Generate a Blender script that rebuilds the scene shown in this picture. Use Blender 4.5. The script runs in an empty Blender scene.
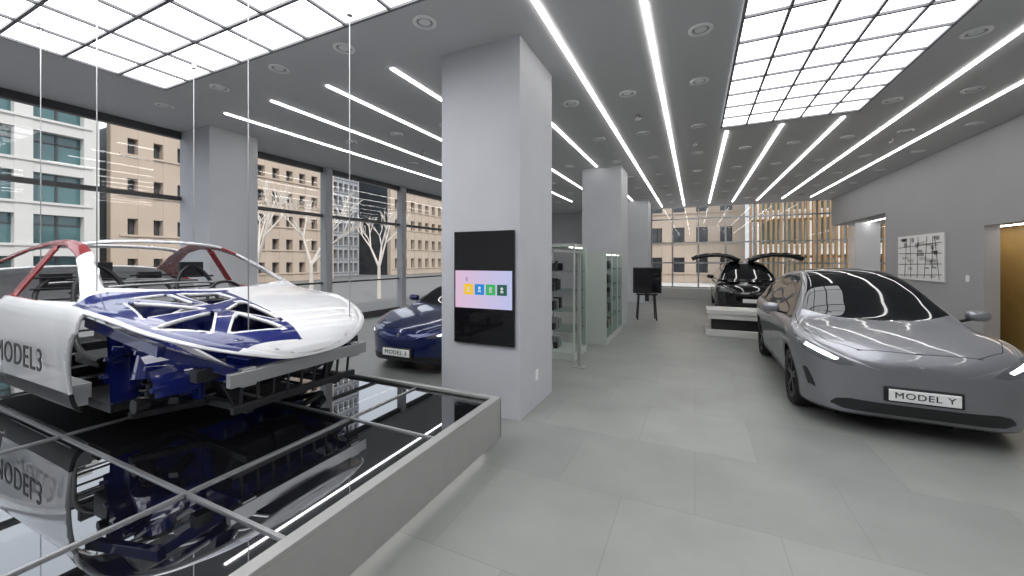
import bpy, math, numpy as np, random
from mathutils import Vector, Matrix
random.seed(4)
D=bpy.data; SC=bpy.context.scene
def link(o):
    SC.collection.objects.link(o); return o
# ---------------------------------------------------------------- materials
def mat(name,col,rough=.5,metal=0,coat=0,emit=None,es=0,spec=.5,noise=0,nscale=3,bump=0):
    m=D.materials.new(name); m.use_nodes=True; nt=m.node_tree; b=nt.nodes['Principled BSDF']
    b.inputs['Base Color'].default_value=(*col,1); b.inputs['Roughness'].default_value=rough
    b.inputs['Metallic'].default_value=metal; b.inputs['Coat Weight'].default_value=coat
    b.inputs['Coat Roughness'].default_value=.02
    b.inputs['Specular IOR Level'].default_value=spec
    if emit: b.inputs['Emission Color'].default_value=(*emit,1); b.inputs['Emission Strength'].default_value=es
    if noise or bump:
        tc=nt.nodes.new('ShaderNodeTexCoord'); n=nt.nodes.new('ShaderNodeTexNoise')
        n.inputs['Scale'].default_value=nscale; n.inputs['Detail'].default_value=5
        nt.links.new(tc.outputs['Object'],n.inputs['Vector'])
        if noise:
            r=nt.nodes.new('ShaderNodeMapRange'); r.inputs[3].default_value=1-noise; r.inputs[4].default_value=1+noise
            mx=nt.nodes.new('ShaderNodeVectorMath'); mx.operation='SCALE'
            mx.inputs[0].default_value=col
            nt.links.new(n.outputs['Fac'],r.inputs[0]); nt.links.new(r.outputs[0],mx.inputs['Scale'])
            nt.links.new(mx.outputs[0],b.inputs['Base Color'])
        if bump:
            bp=nt.nodes.new('ShaderNodeBump'); bp.inputs['Strength'].default_value=bump; bp.inputs['Distance'].default_value=.01
            nt.links.new(n.outputs['Fac'],bp.inputs['Height']); nt.links.new(bp.outputs[0],b.inputs['Normal'])
    return m
def emis(name,col,s):
    m=D.materials.new(name); m.use_nodes=True; nt=m.node_tree; nt.nodes.remove(nt.nodes['Principled BSDF'])
    e=nt.nodes.new('ShaderNodeEmission'); e.inputs[0].default_value=(*col,1); e.inputs[1].default_value=s
    nt.links.new(e.outputs[0],nt.nodes['Material Output'].inputs[0]); return m
def clear(name,tint=(1,1,1),gl=.03):
    m=D.materials.new(name); m.use_nodes=True; nt=m.node_tree; nt.nodes.remove(nt.nodes['Principled BSDF'])
    t=nt.nodes.new('ShaderNodeBsdfTransparent'); t.inputs[0].default_value=(*tint,1)
    g=nt.nodes.new('ShaderNodeBsdfGlossy'); g.inputs['Roughness'].default_value=.02
    x=nt.nodes.new('ShaderNodeMixShader'); x.inputs[0].default_value=gl
    nt.links.new(t.outputs[0],x.inputs[1]); nt.links.new(g.outputs[0],x.inputs[2])
    nt.links.new(x.outputs[0],nt.nodes['Material Output'].inputs[0]); return m
M={}
M['wall']=mat('wall_paint',(.38,.38,.39),.7,noise=.06,nscale=1.5)
M['col']=mat('column_plaster',(.50,.51,.54),.6,noise=.08,nscale=2)
M['ceil']=mat('ceiling_paint',(.58,.58,.59),.75)
M['led']=emis('led_white',(1,.98,.96),11)
M['glow']=emis('plinth_glow',(1,.98,.95),2.5)
M['sky']=emis('lightbox_white',(.97,.98,1),4.2)
M['grid']=mat('lightbox_grid',(.16,.16,.17),.5)
M['black']=mat('black_plastic',(.012,.012,.014),.4)
M['blackg']=mat('black_gloss',(.008,.008,.01),.06,coat=.5)
M['rubber']=mat('rubber',(.012,.012,.012),.75)
M['rim']=mat('rim_dark',(.03,.03,.033),.35,metal=.6)
M['rimS']=mat('rim_silver',(.45,.45,.47),.3,metal=.9)
M['alu']=mat('aluminium',(.5,.5,.51),.32,metal=.9)
M['steel']=mat('brushed_steel',(.38,.38,.37),.38,metal=.3,noise=.08,nscale=8)
M['frame']=mat('window_frame',(.05,.05,.055),.4)
M['white']=mat('white_gloss',(.80,.80,.82),.2,coat=.8)
M['red']=mat('red_gloss',(.26,.015,.02),.25,coat=.6)
M['blue']=mat('blue_gloss',(.008,.016,.14),.18,coat=.9)
M['silver']=mat('silver_paint',(.25,.255,.28),.34,metal=.6,coat=.7)
M['navy']=mat('blue_paint',(.008,.018,.10),.15,metal=.4,coat=1)
M['gap']=mat('panel_gap',(.01,.01,.01),.8)
M['autoglass']=mat('tinted_glass',(.008,.009,.011),.02,spec=.5)
M['lens']=mat('lamp_lens',(.10,.11,.12),.08,coat=1)
M['drl']=emis('lamp_glow',(.95,.97,1),5)
M['plate']=mat('plate_white',(.85,.85,.85),.4)
M['text']=mat('text_black',(.02,.02,.02),.5)
M['glass']=clear('window_glass')
M['cabglass']=clear('cabinet_glass',(.86,.92,.89),.10)
M['wood']=mat('warm_wood',(.50,.33,.11),.5,noise=.15,nscale=4)
M['slat']=mat('wood_slat',(.42,.27,.13),.6,noise=.15,nscale=4)
M['beige']=mat('stone_beige',(.46,.375,.30),.85,noise=.16,nscale=.5)
M['pale']=mat('concrete_pale',(.58,.57,.55),.8,noise=.08,nscale=.6)
M['greyb']=mat('facade_grey',(.35,.36,.38),.8)
M['fglass']=mat('facade_glass',(.05,.13,.14),.12,spec=.8,noise=.5,nscale=.6)
M['dglass']=mat('facade_dark_glass',(.05,.06,.07),.15,spec=.8,noise=.5,nscale=.8)
M['asph']=mat('asphalt',(.17,.17,.17),.9,noise=.1,nscale=2)
M['bark']=mat('bark_pale',(.62,.57,.52),.9,noise=.2,nscale=9)
M['cab']=mat('cabinet_green_grey',(.46,.50,.47),.5)
# floor tiles
def floor_mat():
    m=mat('floor_tile',(.38,.40,.385),.34,spec=.42); nt=m.node_tree; b=nt.nodes['Principled BSDF']
    tc=nt.nodes.new('ShaderNodeTexCoord'); br=nt.nodes.new('ShaderNodeTexBrick')
    br.offset=.5; br.inputs['Scale'].default_value=1; br.inputs['Brick Width'].default_value=.9; br.inputs['Row Height'].default_value=.9
    br.inputs['Mortar Size'].default_value=.0025; br.inputs['Color1'].default_value=(.235,.245,.232,1)
    br.inputs['Color2'].default_value=(.27,.28,.263,1); br.inputs['Mortar'].default_value=(.19,.20,.19,1)
    n=nt.nodes.new('ShaderNodeTexNoise'); n.inputs['Scale'].default_value=1.7; n.inputs['Detail'].default_value=3; n.inputs['Roughness'].default_value=.5
    r=nt.nodes.new('ShaderNodeMapRange'); r.inputs[1].default_value=.25; r.inputs[2].default_value=.75; r.inputs[3].default_value=.88; r.inputs[4].default_value=1.12
    s=nt.nodes.new('ShaderNodeVectorMath'); s.operation='SCALE'
    nt.links.new(tc.outputs['Object'],br.inputs['Vector']); nt.links.new(tc.outputs['Object'],n.inputs['Vector'])
    nt.links.new(n.outputs['Fac'],r.inputs[0]); nt.links.new(br.outputs['Color'],s.inputs[0]); nt.links.new(r.outputs[0],s.inputs['Scale'])
    nt.links.new(s.outputs[0],b.inputs['Base Color'])
    return m
M['floor']=floor_mat()
def mirror_mat():
    m=D.materials.new('black_mirror_glass'); m.use_nodes=True; nt=m.node_tree; b=nt.nodes['Principled BSDF']
    b.inputs['Base Color'].default_value=(.004,.004,.005,1); b.inputs['Roughness'].default_value=.02
    g=nt.nodes.new('ShaderNodeBsdfGlossy'); g.inputs['Roughness'].default_value=.012; g.inputs[0].default_value=(.85,.88,.92,1)
    x=nt.nodes.new('ShaderNodeMixShader'); x.inputs[0].default_value=.25
    nt.links.new(b.outputs[0],x.inputs[1]); nt.links.new(g.outputs[0],x.inputs[2])
    nt.links.new(x.outputs[0],nt.nodes['Material Output'].inputs[0]); return m
M['mirror']=mirror_mat()
# ---------------------------------------------------------------- mesh helpers
def empty(name,loc=(0,0,0),rz=0,sc=1):
    e=D.objects.new(name,None); e.location=loc; e.rotation_euler=(0,0,rz); e.scale=(sc,)*3; e.empty_display_size=.2
    return link(e)
def mesh(name,V,F,mats,fm=None,smooth=False,parent=None):
    me=D.meshes.new(name); me.from_pydata([tuple(v) for v in V],[],F)
    for m in (mats if isinstance(mats,(list,tuple)) else [mats]): me.materials.append(M[m] if isinstance(m,str) else m)
    if fm is not None: me.polygons.foreach_set('material_index',list(fm))
    if smooth: me.polygons.foreach_set('use_smooth',[True]*len(me.polygons))
    me.update(); o=D.objects.new(name,me); link(o)
    if parent: o.parent=parent
    return o
class MB:
    def __init__(s): s.V=[];s.F=[];s.m=[]
    def add(s,V,F,mi=0):
        n=len(s.V); s.V+= [tuple(v) for v in V]; s.F+=[tuple(i+n for i in f) for f in F]; s.m+=[mi]*len(F)
    def box(s,lo,hi,mi=0):
        x0,y0,z0=lo;x1,y1,z1=hi
        s.add([(x0,y0,z0),(x1,y0,z0),(x1,y1,z0),(x0,y1,z0),(x0,y0,z1),(x1,y0,z1),(x1,y1,z1),(x0,y1,z1)],
              [(0,3,2,1),(4,5,6,7),(0,1,5,4),(1,2,6,5),(2,3,7,6),(3,0,4,7)],mi)
    def bar(s,p,q,w,h,mi=0,up=(0,0,1)):
        p=Vector(p);q=Vector(q);d=(q-p).normalized();u=Vector(up)
        if abs(d.dot(u))>.95:u=Vector((1,0,0))
        r=d.cross(u).normalized()*w/2;t=r.cross(d).normalized()*h/2
        s.add([p-r-t,p+r-t,p+r+t,p-r+t,q-r-t,q+r-t,q+r+t,q-r+t],[(0,3,2,1),(4,5,6,7),(0,1,5,4),(1,2,6,5),(2,3,7,6),(3,0,4,7)],mi)
    def cyl(s,p,q,r,mi=0,n=16,r2=None):
        p=Vector(p);q=Vector(q);d=(q-p).normalized();u=Vector((0,0,1)) if abs(d.z)<.9 else Vector((1,0,0))
        a=d.cross(u).normalized();b=d.cross(a); r2=r if r2 is None else r2
        V=[p+(a*math.cos(2*math.pi*i/n)+b*math.sin(2*math.pi*i/n))*r for i in range(n)]+[q+(a*math.cos(2*math.pi*i/n)+b*math.sin(2*math.pi*i/n))*r2 for i in range(n)]
        s.add(V,[(i,(i+1)%n,n+(i+1)%n,n+i) for i in range(n)]+[tuple(range(n))[::-1],tuple(range(n,2*n))],mi)
    def lathe(s,prof,c=(0,0,0),axis='x',mi=0,n=48):
        V=[]
        for (r,h) in prof:
            for i in range(n):
                a=2*math.pi*i/n;u=r*math.cos(a);v=r*math.sin(a)
                V.append({'x':(c[0]+h,c[1]+u,c[2]+v),'z':(c[0]+u,c[1]+v,c[2]+h)}[axis])
        F=[(k*n+i,k*n+(i+1)%n,(k+1)*n+(i+1)%n,(k+1)*n+i) for k in range(len(prof)-1) for i in range(n)]
        s.add(V,F,mi)
    def obj(s,name,mats,parent=None,smooth=False,bevel=0):
        o=mesh(name,s.V,s.F,mats,s.m,smooth,parent)
        if bevel:
            b=o.modifiers.new('bev','BEVEL');b.width=bevel;b.segments=2;b.limit_method='ANGLE'
        return o
def box(name,lo,hi,m,parent=None,bevel=0):
    b=MB();b.box(lo,hi);return b.obj(name,[m],parent,bevel=bevel)
def tube(name,pts,r,m,parent=None,smooth=True,closed=False):
    c=D.curves.new(name,'CURVE');c.dimensions='3D';c.bevel_depth=r;c.bevel_resolution=3;c.use_fill_caps=True
    sp=c.splines.new('NURBS' if smooth and len(pts)>2 else 'POLY');sp.points.add(len(pts)-1)
    for i,p in enumerate(pts): sp.points[i].co=(*p,1)
    sp.use_endpoint_u=True;sp.order_u=3;sp.use_cyclic_u=closed
    c.materials.append(M[m]);o=D.objects.new(name,c);link(o)
    if parent:o.parent=parent
    return o
def text(name,s,size,loc,rot,m,parent=None,ext=.002,xs=1):
    c=D.curves.new(name,'FONT');c.body=s;c.size=size;c.extrude=ext;c.align_x='CENTER';c.align_y='CENTER';c.space_character=1.1
    c.materials.append(M[m]);o=D.objects.new(name,c);o.location=loc;o.rotation_euler=rot;o.scale=(xs,1,1);link(o)
    if parent:o.parent=parent
    return o
# ---------------------------------------------------------------- car surface
def pchip(tab,x):
    xk=np.array([a for a,b in tab],float);yk=np.array([b for a,b in tab],float)
    h=np.diff(xk);d=np.diff(yk)/h;n=len(xk);m=np.zeros(n);m[0]=d[0];m[-1]=d[-1]
    for i in range(1,n-1):
        if d[i-1]*d[i]>0:
            w1=2*h[i]+h[i-1];w2=h[i]+2*h[i-1];m[i]=(w1+w2)/(w1/d[i-1]+w2/d[i])
    k=np.clip(np.searchsorted(xk,x)-1,0,n-2);t=(x-xk[k])/h[k]
    return (2*t**3-3*t**2+1)*yk[k]+(t**3-2*t**2+t)*h[k]*m[k]+(-2*t**3+3*t**2)*yk[k+1]+(t**3-t**2)*h[k]*m[k+1]
def sdf(poly,px,py):
    d=np.full(px.shape,1e9);s=np.ones(px.shape);n=len(poly)
    for i in range(n):
        ax,ay=poly[i];bx,by=poly[i-1];ex,ey=bx-ax,by-ay;wx,wy=px-ax,py-ay
        t=np.clip((wx*ex+wy*ey)/(ex*ex+ey*ey),0,1);d=np.minimum(d,(wx-ex*t)**2+(wy-ey*t)**2)
        c1=py>=ay;c2=py<by;c3=ex*wy>ey*wx
        s=np.where((c1&c2&c3)|(~c1&~c2&~c3),-s,s)
    return s*np.sqrt(d)
class Surf:
    def __init__(S,P,ns=150,sub=4):
        L=P['L'];s=np.linspace(0,1,ns);x=L*(s-.9*np.sin(2*np.pi*s)/(2*np.pi))
        x=np.clip(x,0,L)
        zt=pchip(P['top'],x);zs=pchip(P['belt'],x);zb=pchip(P['bot'],x)
        f=lambda q,R,p:np.maximum((1-(1-np.clip(q/R,0,1))**p),1e-6)**(1/p)
        W=P['W']*np.minimum(f(x,P.get('Rf',1.05),P.get('pf',2.7)),1)*f(L-x,.75,2.8);W=np.maximum(W,.02)
        W*= pchip(P['plan'],x)
        h=zs-zb;cr=P.get('crown',.075)
        ze=zs+.015+np.maximum(0,zt-cr-zs-.015);yb=.925*W;ye=yb-.03*W-P.get('tumble',.50)*(ze-zs);ye=np.maximum(ye,.3*W);c=zt-ze
        C=[(0*W,zb),(.45*W,zb),(.8*W,zb),(.925*W,zb+.02*h),(.96*W,zb+.12*h),(.975*W,zb+.35*h),(.992*W,zb+.6*h),(1.004*W,zb+.8*h),
           (.99*W,zb+.93*h),(.955*W,zs),(yb,zs+.012),(yb+(ye-yb)*.35,zs+.012+(ze-zs-.012)*.35),(yb+(ye-yb)*.72,zs+.012+(ze-zs-.012)*.72),
           (ye,ze),(ye*.93,ze+.45*c),(ye*.7,ze+.76*c),(ye*.38,ze+.95*c),(0*W,zt)]
        K=len(C);C=np.array(C)
        lo=C[1].copy();lo[0]*=-1;hi=C[-2].copy();hi[0]*=-1
        Cx=np.concatenate([[lo],C,[hi]])
        ts=np.linspace(0,K-1,(K-1)*sub+1);rows=[]
        for t in ts:
            k=min(int(t),K-2);u=t-k;b=[(1-u)**3/6,(3*u**3-6*u*u+4)/6,(-3*u**3+3*u*u+3*u+1)/6,u**3/6]
            rows.append(sum(b[j]*Cx[k+j] for j in range(4)))
        R=np.array(rows);Mh=len(ts)
        V=[]
        for i in range(ns):
            for j in range(Mh): V.append((R[j,0,i],x[i],R[j,1,i],ts[j]))
            for j in range(Mh-2,0,-1): V.append((-R[j,0,i],x[i],R[j,1,i],ts[j]))
        N=2*Mh-2;F=[]
        for i in range(ns-1):
            for j in range(N): F.append((i*N+j,i*N+(j+1)%N,(i+1)*N+(j+1)%N,(i+1)*N+j))
        F.append(tuple(range(N))[::-1]);F.append(tuple(range((ns-1)*N,ns*N)))
        S.V=np.array(V);S.F=F
    def cut(S,f):
        v=f(S.V);v=np.where(np.abs(v)<1e-6,1e-6,v);pos=v>0;new=[];cache={};n0=len(S.V);F2=[]
        for fc in S.F:
            p=[pos[i] for i in fc]
            if all(p) or not any(p): F2.append(fc);continue
            A=[];B=[];n=len(fc)
            for a in range(n):
                i=fc[a];j=fc[(a+1)%n];(A if pos[i] else B).append(i)
                if pos[i]!=pos[j]:
                    k=(min(i,j),max(i,j))
                    if k not in cache:
                        t=v[k[0]]/(v[k[0]]-v[k[1]]);cache[k]=n0+len(new);new.append(S.V[k[0]]*(1-t)+S.V[k[1]]*t)
                    A.append(cache[k]);B.append(cache[k])
            for q in (A,B):
                if len(q)>2:F2.append(tuple(q))
        if new:S.V=np.vstack([S.V,np.array(new)])
        S.F=F2
    def cent(S): return np.array([S.V[list(f)].mean(0) for f in S.F])
def yx(V):return np.abs(V[:,0]),V[:,1],V[:,2],V[:,3]
def make_wheel(name,parent,loc,r,side,rimm='rim',w=.235):
    b=MB();rr=r*.72;h=w/2
    b.lathe([(rr,-h*.85),(r*.93,-h),(r*.985,-h*.8),(r,-h*.4),(r,h*.4),(r*.985,h*.8),(r*.93,h),(rr,h*.85)],mi=0)
    s=side
    b.lathe([(rr,-h*.8),(rr*.96,-h*.3),(rr*.95,h*.6*1)],mi=2)
    b.lathe([(rr*1.02,s*h*.86),(rr*.98,s*h*.9),(rr*.93,s*h*.78),(rr*.92,s*h*.2)],mi=1)
    b.lathe([(rr*.62,s*h*.05),(.02,s*h*.05)],mi=3); b.lathe([(rr*.9,-s*h*.3),(.02,-s*h*.3)],mi=2)
    b.lathe([(.075,s*h*.2),(.07,s*h*.75),(.05,s*h*.82),(.001,s*h*.82)],mi=1,n=24)
    for k in range(5):
        for dth in (-.17,.17):
            a=2*math.pi*k/5+math.pi/2;p=(s*h*.66,math.cos(a+dth*.6)*.05,math.sin(a+dth*.6)*.05);q=(s*h*.72,math.cos(a+dth)*rr*.95,math.sin(a+dth)*rr*.95)
            b.bar(p,q,.032,.03,1,up=(1,0,0))
    o=b.obj(name,['rubber',rimm,'black','alu'],parent,smooth=False);o.location=loc
    for p in o.data.polygons: p.use_smooth=p.material_index==0
    return o
def make_car(name,P,paint,loc,rz,sc=1,label=None,doors=False,rim='rim',lit=True):
    root=empty(name,loc,rz,sc);S=Surf(P);ax=P['ax'];R=P['R'];ar=R+.045
    win=P['win'];xc,xr,xr2,xe=P['ws'];tE=13.6
    fw=lambda V:sdf(win,V[:,1],V[:,2])-.015
    fw2=lambda V:sdf(win,V[:,1],V[:,2])-.03
    fcowl=lambda V:(xc+.30*(V[:,0]/.8)**2)-V[:,1]
    fe=lambda V:xe-.25*(V[:,0]/.8)**2-V[:,1]
    ft=lambda V:V[:,3]-tE
    fa=[lambda V,c=c:np.hypot(V[:,1]-c,V[:,2]-R)-ar for c in ax]
    fal=[lambda V,c=c:np.hypot(V[:,1]-c,V[:,2]-R)-ar-.035 for c in ax]
    head=P['head'];fh=lambda V:sdf(head,np.abs(V[:,0]),V[:,2])
    drl=P['drl'];fd=lambda V:sdf(drl,np.abs(V[:,0]),V[:,2])
    gr=P['grille'];fg=lambda V:sdf(gr,np.abs(V[:,0]),V[:,2])
    fv=lambda V:sdf(P['vent'],np.abs(V[:,0]),V[:,2])
    hood=P['hood'];fo=lambda V:sdf(hood,np.abs(V[:,0]),V[:,1]);
    fz=lambda V:V[:,2]-P['clad']
    for f in [fw,fw2,fcowl,fe,ft,fh,fd,fg,fv,fz,lambda V:V[:,1]-.7,lambda V:V[:,2]-P['clad']+.075,lambda V:V[:,1]-xr,lambda V:V[:,1]-xr-.02,lambda V:V[:,1]-xr2,lambda V:V[:,1]-xr2-.02]+fa+fal: S.cut(f)
    S.cut(fo);S.cut(lambda V:fo(V)-.008)
    for dpoly in P['doors']:
        fdr=lambda V:sdf(dpoly,V[:,1],V[:,2]);S.cut(fdr);S.cut(lambda V:fdr(V)+.008)
    S.cut(lambda V:sdf(P['tail'],V[:,1],V[:,2]))
    C=S.cent();ay,x,z,t=yx(C);lab=np.zeros(len(C),int)
    fov=fo(C);lab[(fov>0)&(fov<.008)&(t>9.2)&(x<P['cowlx']+.3)]=3
    for dpoly in P['doors']:
        dv=sdf(dpoly,x,z);lab[(dv<0)&(dv>-.008)&(t>3.5)&(t<13.4)&(x>1)]=3
    lab[(z<P['clad'])&(x>.7)]=2;lab[(z<P['clad']-.075)]=2
    lab[(fw2(C)<0)&(t>9.5)&(t<14)]=2; lab[(fw(C)<0)&(t>9.5)&(t<14)]=1
    top=(fcowl(C)<0)&(fe(C)>0)&(t>tE);lab[top]=1
    lab[top&(x>xr)&(x<xr+.02)]=2;lab[top&(x>xr2)&(x<xr2+.02)]=2
    fr=x<.95
    lab[fr&(fg(C)<0)]=2;lab[fr&(fv(C)<0)]=2;lab[fr&(fh(C)<0)]=4;lab[fr&(fd(C)<0)]=5 if lit else 4
    lab[(x>P['L']-.7)&(sdf(P['tail'],x,z)<0)]=6
    dele=np.zeros(len(C),bool)
    for c in ax:
        rr=np.hypot(x-c,z-R);lab[(rr<ar+.035)&(t>2.4)&(t<10)&P.get('lip',True)]=2
        dele|=(rr<ar)&(ay>.5)
    F=[f for f,d in zip(S.F,dele) if not d];lb=[int(l) for l,d in zip(lab,dele) if not d]
    mesh('body',S.V[:,:3],F,[paint,'autoglass','black','gap','lens','drl','red'],lb,True,root)
    wo=P['W']-.015
    for i,c in enumerate(ax):
        for s in (-1,1):
            b=MB();V=[];n=40
            for k in range(n+1):
                a=-.35+(math.pi+.7)*k/n
                for yy in (wo-.06,.5):V.append((s*yy,c+ar*math.cos(a),R+ar*math.sin(a)))
            b.add(V,[(2*k,2*k+1,2*k+3,2*k+2) for k in range(n)])
            b.cyl((s*.5,c,R),(s*.49,c,R),ar,n=32)
            b.obj('wheel_well',['gap'],root)
            make_wheel('wheel',root,(s*(wo-.135),c,R),R,s,rim)
    mx,mz=P['mirror']
    for s in (-1,1):
        b=MB();b.bar((s*(P['W']-.1),mx,mz-.06),(s*(P['W']+.04),mx+.01,mz-.02),.05,.03,1)
        o=b.obj('mirror_stalk',['black','black'],root)
        V=[];F=[];n=14;m_=10
        for i in range(n+1):
            th=math.pi*i/n
            for j in range(m_*2):
                ph=math.pi*j/m_;cx=math.cos(th);r_=math.sin(th)
                g=lambda q:math.copysign(abs(q)**.75,q)
                V.append((s*(P['W']+.09)+.105*g(cx),mx+.075*g(r_*math.cos(ph)),mz+.02+.065*g(r_*math.sin(ph))))
        for i in range(n):
            for j in range(m_*2):F.append((i*m_*2+j,i*m_*2+(j+1)%(m_*2),(i+1)*m_*2+(j+1)%(m_*2),(i+1)*m_*2+j))
        mesh('mirror',V,F,[paint],None,True,root)
    for hx,hz in P['handles']:
        for s in (-1,1):
            b=MB();b.box((s*(P['W']-.012)-.01,hx,hz),(s*(P['W']-.012)+.01,hx+.2,hz+.022));b.obj('door_handle',['rimS'],root,bevel=.004)
    pz=P['pz']
    b=MB();b.box((-.29,P['py']-.02,pz-.075),(.29,P['py']+.06,pz+.075));b.obj('plate_holder',['black'],root,bevel=.01)
    b=MB();b.box((-.26,P['py']-.035,pz-.056),(.26,P['py']-.018,pz+.056));b.obj('plate',['plate'],root,bevel=.004)
    if label: text('plate_text',label,.085,(0,P['py']-.037,pz),(math.pi/2,0,0),'text',root,xs=1.15)
    b=MB();b.box((-.02,.012,P['badge']-.025),(.02,.03,P['badge']+.025));b.obj('badge',['alu'],root,bevel=.006)
    return root
SUV=dict(L=4.75,W=.965,Rf=.85,pf=3.1,
 top=[(0,.70),(.015,.775),(.05,.845),(.12,.905),(.3,.97),(.6,1.035),(.9,1.075),(1.1,1.11),(1.4,1.29),(1.7,1.485),(2.0,1.62),(2.3,1.695),(2.6,1.715),(3.1,1.695),(3.5,1.63),(3.9,1.51),(4.2,1.37),(4.45,1.24),(4.6,1.14),(4.7,1.0),(4.75,.75)],
 belt=[(0,.68),(.05,.765),(.15,.83),(.4,.915),(.85,.99),(1.2,1.0),(2,1.01),(3,1.04),(4,1.08),(4.4,1.09),(4.6,1.01),(4.75,.72)],
 bot=[(0,.40),(.02,.30),(.06,.24),(.12,.20),(.3,.18),(.6,.17),(4.2,.18),(4.5,.24),(4.65,.36),(4.75,.62)],
 plan=[(0,1),(.9,1.0),(1.5,.965),(2.5,.97),(3.7,1.0),(4.75,.98)],
 ax=(.9,3.79),R=.355,clad=.30,
 win=[(1.38,1.065),(1.7,1.29),(2.0,1.465),(2.3,1.555),(2.65,1.585),(3.15,1.56),(3.6,1.47),(3.95,1.33),(4.1,1.19),(4.0,1.145),(3.0,1.095),(2.0,1.065)],
 ws=(1.06,2.08,3.62,4.45),cowlx=1.0,
 head=[(.50,.735),(.58,.80),(.70,.86),(.84,.915),(.93,.935),(.925,.87),(.88,.80),(.76,.745),(.62,.72)],
 drl=[(.62,.785),(.72,.835),(.86,.893),(.88,.86),(.76,.805),(.66,.765)],
 grille=[(-.1,.265),(.60,.265),(.70,.30),(.65,.36),(.55,.385),(-.1,.385)],
 vent=[(.80,.42),(.86,.44),(.90,.62),(.87,.63),(.82,.50)],
 hood=[(0,.10),(.45,.13),(.68,.30),(.81,.60),(.82,1.0),(.80,1.34),(0,1.04)],
 doors=[[(1.42,.33),(2.52,.31),(2.56,1.11),(2.5,1.63),(1.95,1.40),(1.42,1.05)],[(2.54,.31),(3.25,.33),(3.55,.72),(3.62,1.13),(3.55,1.53),(2.58,1.63),(2.58,1.11)]],
 tail=[(4.3,1.0),(4.75,1.0),(4.75,.88),(4.45,.93)],
 mirror=(1.52,1.14),handles=[(2.28,.92),(3.22,.95)],pz=.49,py=.0,badge=.755)
SED=dict(L=4.69,W=.93,Rf=1.15,
 top=[(0,.55),(.02,.61),(.06,.66),(.15,.72),(.4,.80),(.8,.885),(1.1,.94),(1.22,.97),(1.5,1.10),(1.9,1.285),(2.2,1.39),(2.5,1.44),(2.8,1.435),(3.2,1.38),(3.6,1.275),(3.9,1.18),(4.2,1.10),(4.5,1.05),(4.63,.97),(4.69,.75)],
 belt=[(0,.53),(.06,.60),(.2,.675),(.45,.76),(.85,.855),(1.3,.885),(2,.90),(3,.93),(4,.975),(4.4,.98),(4.6,.9),(4.69,.7)],
 bot=[(0,.44),(.02,.33),(.06,.23),(.12,.19),(.3,.155),(.6,.15),(4.2,.16),(4.5,.22),(4.6,.32),(4.69,.6)],
 plan=[(0,1),(.9,1.0),(1.5,.965),(2.5,.97),(3.7,1.0),(4.69,.98)],
 ax=(.84,3.715),R=.335,clad=.23,
 win=[(1.5,.945),(1.8,1.09),(2.1,1.225),(2.4,1.30),(2.75,1.31),(3.1,1.27),(3.45,1.17),(3.7,1.05),(3.6,.995),(3.0,.975),(2.0,.95)],
 ws=(1.18,2.25,3.2,4.05),cowlx=1.1,
 head=[(.48,.60),(.60,.65),(.74,.70),(.86,.755),(.895,.76),(.89,.71),(.82,.66),(.70,.61),(.58,.59)],
 drl=[(.62,.635),(.74,.68),(.85,.725),(.86,.70),(.76,.65),(.64,.615)],
 grille=[(-.1,.19),(.60,.19),(.68,.24),(.64,.30),(.55,.315),(-.1,.315)],
 vent=[(.76,.30),(.83,.32),(.87,.45),(.84,.46),(.78,.38)],
 hood=[(0,.12),(.45,.15),(.66,.34),(.78,.62),(.79,1.1),(.78,1.44),(0,1.16)],
 doors=[[(1.42,.28),(2.52,.27),(2.56,.98),(2.5,1.35),(1.95,1.15),(1.42,.9)],[(2.54,.27),(3.2,.28),(3.5,.66),(3.55,1.0),(3.4,1.3),(2.58,1.36),(2.58,.98)]],
 tail=[(4.3,.95),(4.69,.95),(4.69,.84),(4.45,.88)],lip=False,
 mirror=(1.66,1.0),handles=[(2.26,.82),(3.18,.85)],pz=.36,py=.0,badge=.62)
XUV=dict(SUV);XUV.update(L=5.03,W=.99,ax=(.93,3.9),
 top=[(0,.68),(.02,.76),(.06,.82),(.15,.89),(.4,.96),(.8,1.03),(1.1,1.08),(1.4,1.25),(1.9,1.50),(2.3,1.63),(2.7,1.68),(3.1,1.67),(3.6,1.59),(4.0,1.48),(4.4,1.34),(4.7,1.22),(4.9,1.1),(5.0,.95),(5.03,.75)],
 belt=[(0,.66),(.06,.74),(.2,.83),(.45,.90),(.9,.97),(1.3,1.0),(2,1.01),(3,1.03),(4.2,1.08),(4.7,1.08),(4.9,1.0),(5.03,.73)],
 bot=[(0,.5),(.02,.36),(.06,.26),(.12,.21),(.3,.18),(4.5,.2),(4.8,.3),(4.95,.45),(5.03,.66)],plan=[(0,1),(1.5,.97),(3.7,1),(5.03,.98)],
 tail=[(4.6,1.0),(5.03,1.0),(5.03,.88),(4.75,.93)],ws=(1.08,2.15,3.7,4.7))
make_car('suv',SUV,'silver',(1.76,4.5,0),math.radians(-1),.87,'MODEL Y')
make_car('sedan',SED,'navy',(-3.74,4.22,0),math.radians(0),.9,'MODEL 3',rim='rimS')
xr=make_car('suv',XUV,'blackg',(1.45,12.6,0),0,.93,None,rim='rimS',lit=False)
for s in (-1,1):
    prof=[(.16,1.69),(.45,1.84),(.8,1.90),(1.2,1.89),(1.5,1.83),(1.66,1.75)]
    V=[];F=[]
    for (y,z) in prof:
        for xx in (2.0,2.6,3.1,3.45): V.append((s*y,xx,z))
    for i in range(5):
        for j in range(3):F.append((i*4+j,i*4+j+1,(i+1)*4+j+1,(i+1)*4+j))
    o=mesh('falcon_door',V,F,['blackg'],None,True,xr);m=o.modifiers.new('s','SOLIDIFY');m.thickness=.14;m.offset=0
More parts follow.
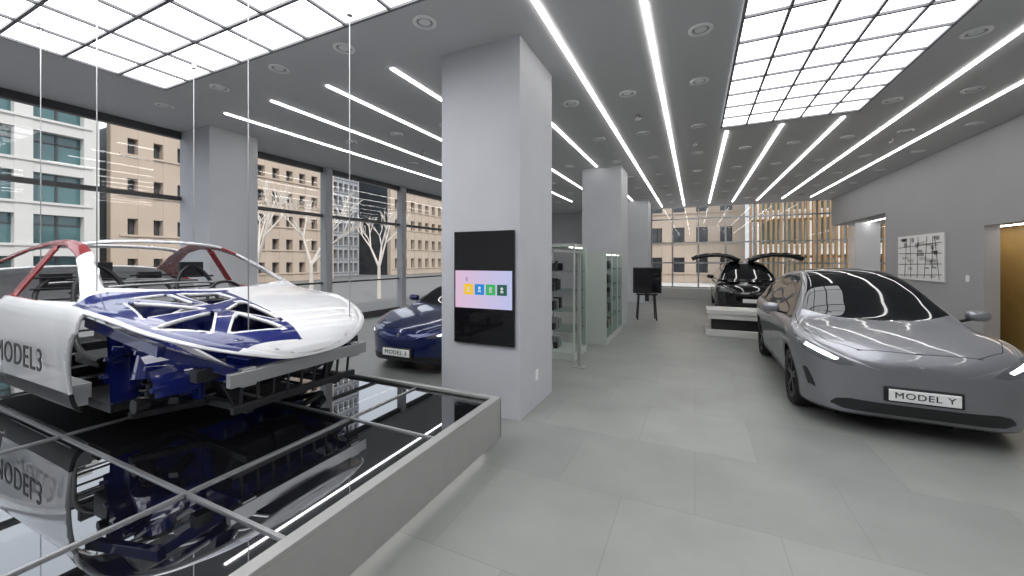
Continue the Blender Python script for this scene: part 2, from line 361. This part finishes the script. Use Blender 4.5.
# ---------------------------------------------------------------- suspended body shell
H_=3.84
def body_shell():
    root=empty('car_body_shell',(-2.58,2.03,.37),math.pi/2,1.0)
    P=SED;S=Surf(P,ns=150);R=.335;ar=.39;ax=P['ax']
    win=[(1.42,.925),(1.8,1.12),(2.1,1.26),(2.4,1.335),(2.75,1.345),(3.1,1.30),(3.5,1.18),(3.75,1.05),(3.6,.975),(3.0,.945),(2.0,.915)]
    rdoor=[(2.66,.30),(3.15,.32),(3.45,.66),(3.5,.95),(3.6,1.1),(3.2,1.24),(2.72,1.31)]
    bp=[(2.53,.2),(2.62,.2),(2.62,1.4),(2.53,1.4)]
    nearh=[(-.95,.30),(-.64,.12),(-.10,.04),(-.02,1.12),(-.45,1.24),(-.95,1.42)]
    tris=[[(-.76,.48),(-.56,.28),(-.38,.58)],[(-.48,.22),(-.16,.15),(-.28,.50)],[(-.76,.64),(-.40,.66),(-.70,1.04)],[(-.30,.58),(-.10,.24),(-.09,.76)],
          [(-.33,.74),(-.09,.86),(-.10,1.06),(-.36,1.12)],[(-.64,1.14),(-.40,.76),(-.41,1.15)]]
    fwn=lambda V:np.maximum(sdf(win,V[:,1],V[:,2])-.01,-(sdf(bp,V[:,1],V[:,2])))
    frd=lambda V:sdf(rdoor,V[:,1],V[:,2])-.03
    fcow=lambda V:(1.20+.26*(V[:,0]/.8)**2)-V[:,1]
    ft=lambda V:V[:,3]-14.0
    fn=lambda V:sdf(nearh,V[:,0],V[:,1])
    ftr=[lambda V,q=q:sdf(q,V[:,0],V[:,1]) for q in tris]
    fa=[lambda V,c=c:np.hypot(V[:,1]-c,V[:,2]-R)-ar for c in ax]
    f9=lambda V:V[:,3]-9.4
    f8=lambda V:V[:,3]-8.8
    frock=lambda V:V[:,2]-.30
    fbk=lambda V:np.hypot(V[:,1]-.86,V[:,2]-.33)-.47
    cuts=[fwn,frd,fcow,ft,fn,f9,f8,frock,fbk,lambda V:V[:,1]-1.08,lambda V:V[:,1]-2.22,lambda V:V[:,1]-2.30,lambda V:V[:,1]-3.2,lambda V:V[:,1]-3.28,lambda V:V[:,1]-4.0,lambda V:V[:,3]-3,lambda V:V[:,2]-.9,lambda V:V[:,1]-2.0]+fa
    for f in ftr:cuts+= [f,lambda V,f=f:f(V)-.016]
    for f in cuts:S.cut(f)
    C=S.cent();y,x,z,t=C[:,0],C[:,1],C[:,2],C[:,3]
    dele=((fwn(C)<0)&(t>9)&(t<14.0))|((frd(C)<0)&(t>4)&(t<14))
    glass=(t>14.0)&(fcow(C)<0)
    dele|=glass&((x<2.22)|((x>2.30)&(x<3.2))|((x>3.28)&(x<4.0)))
    for f in fa:dele|=(f(C)<0)&(np.abs(y)>.5)
    dele|=(x<1.08)&(t<8.8)
    dele|=(fbk(C)<0)&(t<8.8)
    dele|=(t<3)
    lab=np.zeros(len(C),int)
    nh=(fn(C)<0)&(t>9.4);lab[nh]=1
    for f in ftr:
        v=f(C);lab[nh&(v<.016)]=0;dele|=nh&(v<0)
    lab[(x>2.0)&(z>.9)&(t>9.3)&(x<4)&(t<14.0)]=2
    lab[(z<.30)&(t<8)]=3
    F=[f for f,d in zip(S.F,dele) if not d];lb=[int(l) for l,d in zip(lab,dele) if not d]
    o=mesh('shell_panels',S.V[:,:3],F,['white','blue','red','black'],lb,True,root)
    m=o.modifiers.new('s','SOLIDIFY');m.thickness=.022;m.offset=-1
    b=MB()
    b.box((-.76,1.1,.16),(.76,3.4,.22),3)
    b.box((-.85,1.45,.17),(-.74,3.3,.33),0);b.box((.74,1.45,.17),(.85,3.3,.33),0)
    b.box((-.12,1.3,.22),(.12,3.2,.34),3)
    for yy in (1.75,2.25,2.9):b.box((-.74,yy,.22),(.74,yy+.09,.30),3)
    b.add([(-.74,1.12,.2),(.74,1.12,.2),(.74,1.2,.88),(-.74,1.2,.88),(-.74,1.16,.2),(.74,1.16,.2),(.74,1.24,.88),(-.74,1.24,.88)],[(0,1,2,3),(7,6,5,4),(3,2,6,7)],1)
    for k in range(9):b.box((-.66+k*.16,1.10,.30),(-.62+k*.16,1.15,.72),1)
    for s in (-1,1):
        V=[];n=20
        for k in range(n+1):
            a=.15+(math.pi-.3)*k/n
            for yy in (.50,.76):V.append((s*yy,.86+.36*math.cos(a),.30+.34*math.sin(a)))
        b.add(V,[(2*k,2*k+1,2*k+3,2*k+2) for k in range(n)],1)
        for k in range(7):
            a=.3+(math.pi-.6)*k/6
            b.bar((s*.48,.86+.30*math.cos(a),.30+.28*math.sin(a)),(s*.78,.86+.37*math.cos(a),.30+.36*math.sin(a)),.022,.03,1)
        b.box((s*.49-.015,.52,.26),(s*.49+.015,1.16,.58),1)
        for k in range(5):b.cyl((s*.515,.60+k*.12,.42),(s*.475,.60+k*.12,.42),.035,3,14)
        b.bar((s*.44,.10,.46),(s*.46,1.15,.46),.07,.11,1)
        b.bar((s*.44,.07,.46),(s*.44,.12,.46),.09,.12,2)
        b.bar((s*.76,.42,.66),(s*.82,1.25,.80),.045,.07,1)
        b.bar((s*.46,.20,.48),(s*.75,.46,.66),.045,.06,1)
        b.bar((s*.46,.30,.50),(s*.60,.62,.68),.025,.04,0)
        b.bar((s*.56,.92,.78),(s*.20,1.18,.86),.03,.04,0)
        b.cyl((s*.62,.86,.40),(s*.56,.92,.76),.12,1,24,.09)
        b.cyl((s*.56,.92,.75),(s*.56,.92,.79),.095,3,20)
        for k in range(6):
            a=2*math.pi*k/6;b.cyl((s*.56+.07*math.cos(a),.92+.07*math.sin(a),.79),(s*.56+.07*math.cos(a),.92+.07*math.sin(a),.80),.010,2,8)
        b.bar((s*.62,.60,.28),(s*.46,.72,.24),.06,.04,3)
        b.bar((s*.74,.86,.18),(s*.36,.70,.18),.05,.04,3); b.bar((s*.74,.86,.18),(s*.36,1.02,.18),.05,.04,3)
        b.cyl((s*.66,.84,.24),(s*.74,.84,.24),.05,3,24)
        b.cyl((s*.66,.84,.20),(s*.57,.88,.60),.035,3,16)
        for k in range(7):b.lathe([(.05,0),(.062,.01),(.05,.02)],(s*(.655-.012*k),.845+.005*k,.28+.045*k),'z',3,16)
        b.box((s*.58-.07,.26,.45),(s*.58+.07,.34,.53),3)
        b.bar((s*.36,.20,.20),(s*.36,1.1,.18),.05,.05,3)
        b.bar((s*.44,.35,.40),(s*.36,.35,.22),.04,.06,3)
    b.bar((-.56,.09,.46),(.56,.09,.46),.05,.09,2);b.bar((-.50,.16,.24),(.50,.16,.24),.04,.05,3)
    for k in range(9):b.bar((-.44+k*.11,.17,.26),(-.44+k*.11,.15,.42),.012,.02,3)
    b.cyl((-.30,.66,.34),(.30,.66,.34),.14,3,28);b.cyl((.02,.66,.34),(.10,.66,.34),.17,3,28);b.box((-.32,.30,.42),(.32,.56,.52),1)
    for k in range(4):b.box((-.28+k*.15,.29,.52),(-.20+k*.15,.55,.535),3)
    b.obj('structure',['white','blue','alu','black','rim'],root,bevel=.005)
    tube('dash_beam',[(-.72,1.42,.80),(0,1.38,.82),(.72,1.42,.80)],.035,'black',root)
    b=MB();b.box((-.68,1.36,.62),(.68,1.62,.80),0);b.box((-.66,1.30,.79),(.66,1.56,.84),0);b.box((-.14,1.6,.68),(.24,1.63,.86),0);b.obj('dashboard',['black'],root,bevel=.03)
    ring=[(.36+.18*math.cos(a),1.78+.05*math.sin(a),.84+.17*math.sin(a)) for a in [2*math.pi*k/16 for k in range(16)]]
    tube('steering_wheel',ring,.014,'black',root,closed=True)
    for cx in (-.38,.38):
        for y0,hh in ((2.05,1.18),(2.95,1.06)):
            for s in (-1,1):
                tube('seat_frame',[(cx+s*.22,y0-.3,.42),(cx+s*.22,y0+.12,.42),(cx+s*.20,y0+.26,.72),(cx+s*.15,y0+.42,hh-.08),(cx,y0+.44,hh)],.020,'black',root)
            b=MB()
            b.box((cx-.22,y0-.28,.36),(cx+.22,y0+.16,.44),0)
            for k in range(6):b.cyl((cx-.2,y0+.2+.04*k,.5+.11*k),(cx+.2,y0+.2+.04*k,.5+.11*k),.011,0,8)
            b.box((cx-.11,y0+.42,hh-.14),(cx+.11,y0+.48,hh+.03),0)
            b.obj('seat_base',['black'],root,bevel=.02)
    for yy in (1.9,2.6,3.15):tube('roof_wire',[(-.5,yy,1.0),(0,yy+.06,1.02),(.5,yy,1.0)],.012,'alu',root)
    text('door_lettering','MODEL3',.235,(-.935,2.12,.50),(math.pi/2,0,-math.pi/2),'text',root,xs=1.02)
    b=MB()
    for wx,wy,z in [(-2.85,1.7,.95),(-2.75,2.5,.95),(-3.95,1.29,1.25),(-5.1,2.45,1.8),(-5.5,1.42,1.55)]:
        lx=wy-2.03;ly=-(wx+2.58);zz=H_-.37
        b.cyl((lx,ly,z-.37),(lx,ly,zz-.045),.004,0,8);b.cyl((lx,ly,zz-.09),(lx,ly,zz-.045),.025,0,16)
    b.obj('suspension_cables',['alu'],root)
    return root
body_shell()
# ---------------------------------------------------------------- plinth
pl=empty('mirror_plinth')
X0,X1,Y0,Y1,T=-7.2,-1.50,-1.2,2.98,.43
b=MB();b.box((X0,Y0,.10),(X1-.08,Y1-.08,T-.03),0);b.obj('glass_top',['mirror'],pl)
b=MB()
b.box((X1-.07,Y0,T-.028),(X1,Y1,T),0);b.box((X0,Y1-.05,T-.028),(X1-.07,Y1,T),0)
b.box((X1-.02,Y0,.085),(X1,Y1,T-.028),0);b.box((X0,Y1-.02,.085),(X1,Y1,T-.028),0)
b.obj('edge_frame',['steel'],pl,bevel=.004)
b=MB()
for xx in (-2.36,-3.9,-5.5):b.box((xx-.010,Y0,T-.03),(xx+.010,Y1-.05,T-.02))
for yy in (.0,1.10,2.15):b.box((X0,yy-.010,T-.031),(X1-.07,yy+.010,T-.021))
b.obj('glazing_bars',['alu'],pl)
b=MB();b.box((X0,Y0,.0),(X1-.14,Y1-.14,.10));b.obj('base',['wall'],pl)
b=MB();b.box((X1-.138,Y0,.06),(X1-.10,Y1-.10,.085));b.obj('under_glow_strip',['glow'],pl)
# ---------------------------------------------------------------- room
H=3.84
box('floor',(-8.3,-4,-.1),(7.5,18.1,0),'floor')
box('ceiling',(-8.4,-4.1,H),(7.5,18.3,H+.2),'ceil')
box('wall_front',(-8.4,-4.2,0),(4.8,-4,H),'wall')
XR=4.55
b=MB();b.box((XR,-4,0),(XR+.2,6.9,H));b.box((XR,6.9,2.2),(XR+.2,9.63,H));b.box((XR,9.63,0),(XR+.2,13.5,H));b.box((XR,13.5,2.85),(XR+.2,18,H))
b.obj('wall_right',['wall'])
b=MB();b.box((5.25,6.7,0),(5.35,11.15,2.4));b.box((XR+.21,6.7,2.2),(5.25,11.15,2.4));b.box((XR+.21,6.6,0),(5.35,6.7,2.4));b.box((XR+.21,11.05,0),(5.25,11.15,2.2));b.box((4.84,7,2.185),(4.9,10.9,2.2),1);b.obj('door_1',['wood','led'])  # glowing strip under the alcove top is added to brighten the wood
b=MB();b.box((7.3,11.2,0),(7.5,18.1,H));b.box((XR+.2,11.2,0),(7.5,11.3,H));b.obj('wall_annex',['wall'])
box('annex_ceiling',(XR+.2,11.3,2.86),(7.3,18,2.95),'ceil')
b=MB()
for x in (5.2,6.4):b.box((x-.03,12,2.848),(x+.03,17.6,2.859))
b.obj('annex_fill_strips',['led'])  # glowing strips added to brighten the dark annex
box('annex_column',(4.85,16.7,0),(5.5,17.3,2.86),'white')
box('wall_back',(-8.3,18,0),(-1.75,18.2,H),'wall')
box('trim_back',(-1.75,17.7,0),(7.3,18,.42),'pale')
for i,y in enumerate((3.54,9.42,15.3)):
    box('column' ,(-2.51,y,0),(-1.575,y+.96,H),'col')
box('column',(-8.2,3.73,0),(-7.3,4.52,H),'col')
def win_left(n,y0,y1):
    b=MB();x=-8.2
    for y in (y0,y1-.06):b.box((x-.06,y,0),(x+.06,y+.06,H))
    b.box((x-.05,y0,.0),(x+.05,y1,.18));b.box((x-.05,y0,H-.12),(x+.05,y1,H));b.box((x-.05,y0,2.64),(x+.05,y1,2.71))
    b.box((x-.04,y0,1.02),(x+.04,y1,1.06))
    b.box((x-.005,y0,0.1),(x+.005,y1,H-.05),1)
    b.obj('window_%d'%n,['frame','glass'])
ys=[-4,-1.1,1.6,4.0,6.7,9.4,12.1,14.8,18.0]
for i in range(8):win_left(i+1,ys[i],ys[i+1])
b=MB()
for y in ys[3:]:b.box((-8.25,y-.09,0),(-8.05,y+.09,H))
b.obj('trim_1',['greyb'])
b=MB();y=18.05
for x in (-1.75,-.9,.1,1.1,2.1,3.1,4.1,5.1,6.2,7.2):b.box((x,y-.05,.4),(x+.06,y+.05,H))
for z in (.42,1.45,2.3,3.3):b.box((-1.75,y-.04,z),(7.3,y+.04,z+.06))
b.box((-1.75,y-.005,.4),(7.3,y+.005,H),1)
b.obj('window_9',['alu','glass'])
strips=[(-6.48,3.52,14.5),(-5.38,3.52,14.5),(-4.27,3.52,14.5),(-3.2,3.52,14.5),(-2.13,4.62,9.3),(-2.13,10.5,15.2),(-1.25,-2.5,17.5),(-.4,-2.5,17.5),(.5,7.7,17.1),(1.3,7.7,17.1),(2.1,7.7,17.1),(2.87,-1,17),(3.72,-1,17)]
b=MB()
for x,a,c in strips:b.box((x-.021,a,H-.014),(x+.021,c,H-.001))
b.obj('linear_ceiling_lights',['led'])
def lightbox(name,x0,x1,y0,y1,nx,ny):
    r=empty(name)
    b=MB();b.box((x0,y0,H-.012),(x1,y1,H-.002));b.obj('diffuser',['sky'],r)
    b=MB()
    for i in range(nx+1):
        x=x0+(x1-x0)*i/nx;b.box((x-.013,y0,H-.035),(x+.013,y1,H-.012))
    for j in range(ny+1):
        y=y0+(y1-y0)*j/ny;b.box((x0-.013,y-.013,H-.037),(x1+.013,y+.013,H-.013))
    b.obj('grid_frame',['grid'],r)
lightbox('ceiling_lightbox',-6.22,-1.9,-2.3,2.67,8,11)
lightbox('ceiling_lightbox',.4,2.2,-1.0,7.39,5,18)
b=MB()
pts=[(-2.3,2.97),(-3.35,2.97),(-4.4,2.97),(-5.58,2.97),(-6.95,2.97)]
for y in (5.4,7.2,9.0,10.8,12.6,14.4,16.2):
    for x in (-5.9,-4.8,-3.75,-2.7,-1.6,-.82,.05,.9,1.7,2.5,3.3,4.15):
        if x>.3 and x<2.4 and y<7.6:continue
        if -2.8<x<-1.5 and (y<4.6 or 9.3<y<10.5):continue
        pts.append((x,y))
pts+=[(.05,4.2),(.05,2.4),(3.3,3.6),(-1.6,2.0)]
for x,y in pts:
    b.lathe([(.11,-.002),(.11,-.012),(.085,-.020),(.075,-.003)],(x,y,H),'z',0,28);b.lathe([(.075,-.004),(.055,-.004)],(x,y,H),'z',1,24);b.lathe([(.055,-.008),(.0,-.008)],(x,y,H),'z',0,16)
b.obj('recessed_downlights',['plate','greyb'])
b=MB()
for x,y in ((.0,8.2),(-.8,6.3),(-5,6.4),(3.3,9.5)):
    b.cyl((x,y,H-.05),(x,y,H),.012,0,10);b.lathe([(.05,-.05),(.03,-.08),(0,-.085)],(x,y,H),'z',0,20)
b.obj('ceiling_sensors',['pale'])
# ---------------------------------------------------------------- column display
r=empty('wall_display',(0,3.54,0))
b=MB();b.box((-2.33,-.03,.73),(-1.625,0,1.90));b.obj('casing',['blackg'],r,bevel=.004)
scr=D.materials.new('display_screen');scr.use_nodes=True;nt=scr.node_tree;nt.nodes.remove(nt.nodes['Principled BSDF'])
tc=nt.nodes.new('ShaderNodeTexCoord');sp=nt.nodes.new('ShaderNodeSeparateXYZ');cr=nt.nodes.new('ShaderNodeValToRGB');e=nt.nodes.new('ShaderNodeEmission')
cr.color_ramp.elements[0].color=(.72,.50,.66,1);cr.color_ramp.elements[1].color=(.50,.54,.80,1);e.inputs[1].default_value=1
nt.links.new(tc.outputs['Generated'],sp.inputs[0]);nt.links.new(sp.outputs['X'],cr.inputs[0]);nt.links.new(cr.outputs[0],e.inputs[0]);nt.links.new(e.outputs[0],nt.nodes['Material Output'].inputs[0])
b=MB();b.box((-2.31,-.034,1.10),(-1.645,-.031,1.49));b.obj('screen',[scr],r)
for k,(nm,c) in enumerate((('y',(.9,.55,.02)),('b',(.02,.25,.7)),('g',(.05,.45,.12)),('d',(.03,.12,.09)))):
    mm=emis('icon_'+nm,c,1);x=-2.20+k*.13
    b=MB();b.box((x,-.037,1.24),(x+.11,-.035,1.35),0);b.cyl((x+.055,-.037,1.31),(x+.055,-.040,1.31),.016,1,16);b.box((x+.038,-.039,1.265),(x+.072,-.037,1.29),1);b.obj('icon',[mm,'plate'],r)
text('caption','2',.05,(-2.17,-.036,1.40),(math.pi/2,0,0),'text',r)
b=MB();b.box((-1.576,3.95,.28),(-1.568,4.03,.40));b.obj('wall_socket',['plate'],bevel=.003)
# ---------------------------------------------------------------- glass fence / cabinets / monitor
r=empty('glass_partition')
b=MB();b.box((-1.57,4.55,.05),(-1.558,5.70,1.72));b.obj('pane',['glass'],r)
b=MB();b.box((-1.59,5.69,0),(-1.54,5.74,1.70));b.box((-1.66,5.63,0),(-1.47,5.80,.012));b.box((-1.585,4.5,1.70),(-1.545,5.74,1.73));b.obj('post',['steel'],r,bevel=.003)
def cabinet(x0,x1,y0,y1,zt,nb,solid=True):
    r=empty('glass_cabinet')
    b=MB();b.box((x0,y0,0),(x1,y1,.12));b.box((x0,y0,zt-.05),(x1,y1,zt));b.box((x0,y0+.02,.12),(x0+.03,y1,zt-.05))
    for x in (x0,x1-.03):
        for k in range(nb+1):
            y=y0+(y1-y0-.03)*k/nb;b.box((x,y,.12),(x+.03,y+.03,zt-.05))
    if solid:b.box((x0,y0,.12),(x1-.03,y0+.02,zt-.05))
    b.box((x1-.10,y0+.04,zt-.062),(x1-.07,y1-.04,zt-.05),1)  # glowing strip added inside to light up the cabinet
    b.obj('carcass',['cab','led'],r,bevel=.003)
    b=MB()
    for k in range(1,5):b.box((x0+.03,y0+.03,.12+k*.32),(x1-.03,y1-.02,.135+k*.32))
    b.box((x1-.012,y0+.03,.12),(x1-.006,y1,zt-.05))
    b.obj('panes',['cabglass'],r)
    b=MB();rnd=random.Random(3)
    for k in range(5):
        zz=.135+.32*k if k else .12
        yy=y0+.07
        while yy<y1-.16:
            w=rnd.uniform(.06,.11);h=rnd.uniform(.10,.22)
            if rnd.random()<.4:b.cyl((x0+.2,yy+w/2,zz),(x0+.2,yy+w/2,zz+h),w/2,rnd.randrange(4),16,w/2.6)
            else:b.box((x0+.12,yy,zz),(x0+.26,yy+w,zz+h),rnd.randrange(4))
            yy+=w+rnd.uniform(.03,.09)
    b.obj('goods',['black','black','rim','rimS'],r,bevel=.004)
cabinet(-1.98,-1.5,7.35,9.1,1.76,3)
cabinet(-2.35,-1.72,6.0,6.75,1.86,1,False)
r=empty('monitor_stand',(-1.15,10.9,0),math.radians(12))
b=MB();b.box((-.36,-.03,.72),(.36,.02,1.40),0);b.box((-.33,-.036,.75),(.33,-.03,1.37),1);b.obj('monitor',['black','blackg'],r,bevel=.01)
b=MB();b.box((-.26,.0,.66),(.26,.35,.70))
for s in (-1,1):b.bar((s*.20,.05,.68),(s*.24,.0,0),.035,.035);b.bar((s*.20,.3,.68),(s*.24,.38,0),.035,.035)
b.box((-.05,.02,.5),(.05,.1,1.0));b.obj('stand_legs',['black'],r)
b=MB();b.box((.22,9.2,.46),(2.2,9.9,.56),0);b.box((.24,9.22,.36),(2.18,9.88,.46),0);b.box((.32,9.35,.12),(2.1,9.8,.36),1);b.box((.2,9.2,0),(2.2,9.95,.13),0)
b.obj('display_bench',['pale','black'],bevel=.01)
# street-map poster
b=MB();b.box((XR-.035,10.75,1.15),(XR-.005,12.7,2.16),0)
rnd=random.Random(11)
for k in range(34):
    y=rnd.uniform(10.85,12.3);z=rnd.uniform(1.22,2.05);w=rnd.uniform(.06,.30);h=rnd.uniform(.03,.12)
    b.box((XR-.040,y,z),(XR-.036,min(y+w,12.62),min(z+h,2.1)),1+k%2)
for k in range(6):
    y=10.9+k*.29;b.bar((XR-.0415,y,1.2),(XR-.0415,y+rnd.uniform(-.12,.2),2.11),.003,.012,3,up=(0,1,0))
for k in range(4):
    z=1.3+k*.22;b.bar((XR-.0425,10.8,z),(XR-.0425,12.65,z+rnd.uniform(-.1,.1)),.003,.012,3)
b.obj('wall_poster',['plate','greyb','pale','text'])
b=MB();b.box((XR-.02,10.0,1.2),(XR-.002,10.09,1.32));b.obj('light_switch',['plate'])
# ---------------------------------------------------------------- exterior
box('street',(-90,-60,-.35),(-8.3,90,-.22),'asph')
box('pavement',(-8.3,18.2,-.35),(60,90,-.22),'pale')
def facade(name,ax,c,depth,a0,a1,z1,na,nz,wall,gl,pier=.35,band=.4):
    b=MB()
    def bx(p0,p1,lo,hi,zl,zh,mi):
        if ax=='x':b.box((lo,p0,zl),(hi,p1,zh),mi)
        else:b.box((p0,-hi,zl),(p1,-lo,zh),mi)
    C=c if ax=='x' else -c
    bx(a0,a1,C-depth,C-.5,-.2,z1,1)
    wa=(a1-a0)/na;wz=z1/nz
    for i in range(na+1):
        p=a0+wa*i;bx(p-pier*wa/2,p+pier*wa/2,C-.51,C,-.2,z1,0)
        if i<na: bx(p+wa/2-.04,p+wa/2+.04,C-.51,C-.42,-.2,z1,2)
    for j in range(nz+1):
        bx(a0,a1,C-.51,C-.03,max(j*wz-band*wz/2,-.2),j*wz+band*wz/2,0)
        bx(a0,a1,C-.04,C+.08,max(j*wz+band*wz/2-.12,-.2),j*wz+band*wz/2,0)
        if j<nz: bx(a0,a1,C-.51,C-.42,(j+.62)*wz-.03,(j+.62)*wz+.03,2)
    b.obj(name,[wall,gl,'frame'])
facade('office_building','x',-30,12,-12,9.6,10.6,9,5,'pale','fglass',.25,.3)
facade('stone_building','x',-30.5,12,10.9,14.6,9.6,3,4,'beige','dglass',.6,.6)
facade('stone_building','x',-31,12,16.5,26,13.5,8,7,'beige','dglass',.5,.55)
facade('tower_building','x',-36,12,29,34,24,7,16,'greyb','dglass',.3,.35)
facade('stone_building','x',-33,12,36.5,60,12,16,5,'beige','dglass',.5,.5)
facade('stone_building','y',34,10,-12,3,12,9,5,'beige','dglass',.5,.5)
facade('office_building','y',32,10,4,16,14,8,6,'pale','fglass',.3,.3)
b=MB()
for k in range(34):b.box((2.2+k*.19,20.2,-.22),(2.2+k*.19+.09,20.35,5),0)
for z in (.1,1.7,3.3,4.9):b.box((2.2,20.35,z),(8.8,20.42,z+.1),0)
b.obj('wood_slat_screen',['slat'])
def tree(x,y,h,seed):
    rnd=random.Random(seed);b=MB()
    def br(p,d,L,r,dep):
        q=p+d*L;b.cyl(p,q,r,0,8,r*.65)
        if dep==0:return
        for k in range(3):
            nd=(d+Vector((rnd.uniform(-.7,.7),rnd.uniform(-.7,.7),rnd.uniform(-.05,.5)))).normalized();br(q,nd,L*rnd.uniform(.6,.8),r*.6,dep-1)
    br(Vector((x,y,-.22)),Vector((0,0,1)),h*.34,.10,4);b.obj('bare_tree',['bark'])
tree(-13.5,8.3,4.6,1);tree(-14,10.8,4.8,2);tree(-13.5,14.0,4.4,5)
# ---------------------------------------------------------------- world, sun
w=D.worlds.new('World');SC.world=w;w.use_nodes=True;bg=w.node_tree.nodes['Background'];bg.inputs[0].default_value=(.87,.93,1,1);bg.inputs[1].default_value=1.6
s=D.lights.new('sun','SUN');s.energy=2.1;s.angle=.1;s.color=(1,.94,.86);o=D.objects.new('sun',s);o.rotation_euler=(math.radians(50),0,math.radians(60));link(o)
c=D.cameras.new('camera');c.sensor_width=36;c.lens=390*36/1024;c.shift_y=-28/1024;c.clip_start=.05;c.clip_end=400
o=D.objects.new('camera',c);o.location=(0,0,1.6);o.rotation_euler=(math.pi/2,0,math.radians(25.13));link(o);SC.camera=o
SC.view_settings.view_transform='Standard'
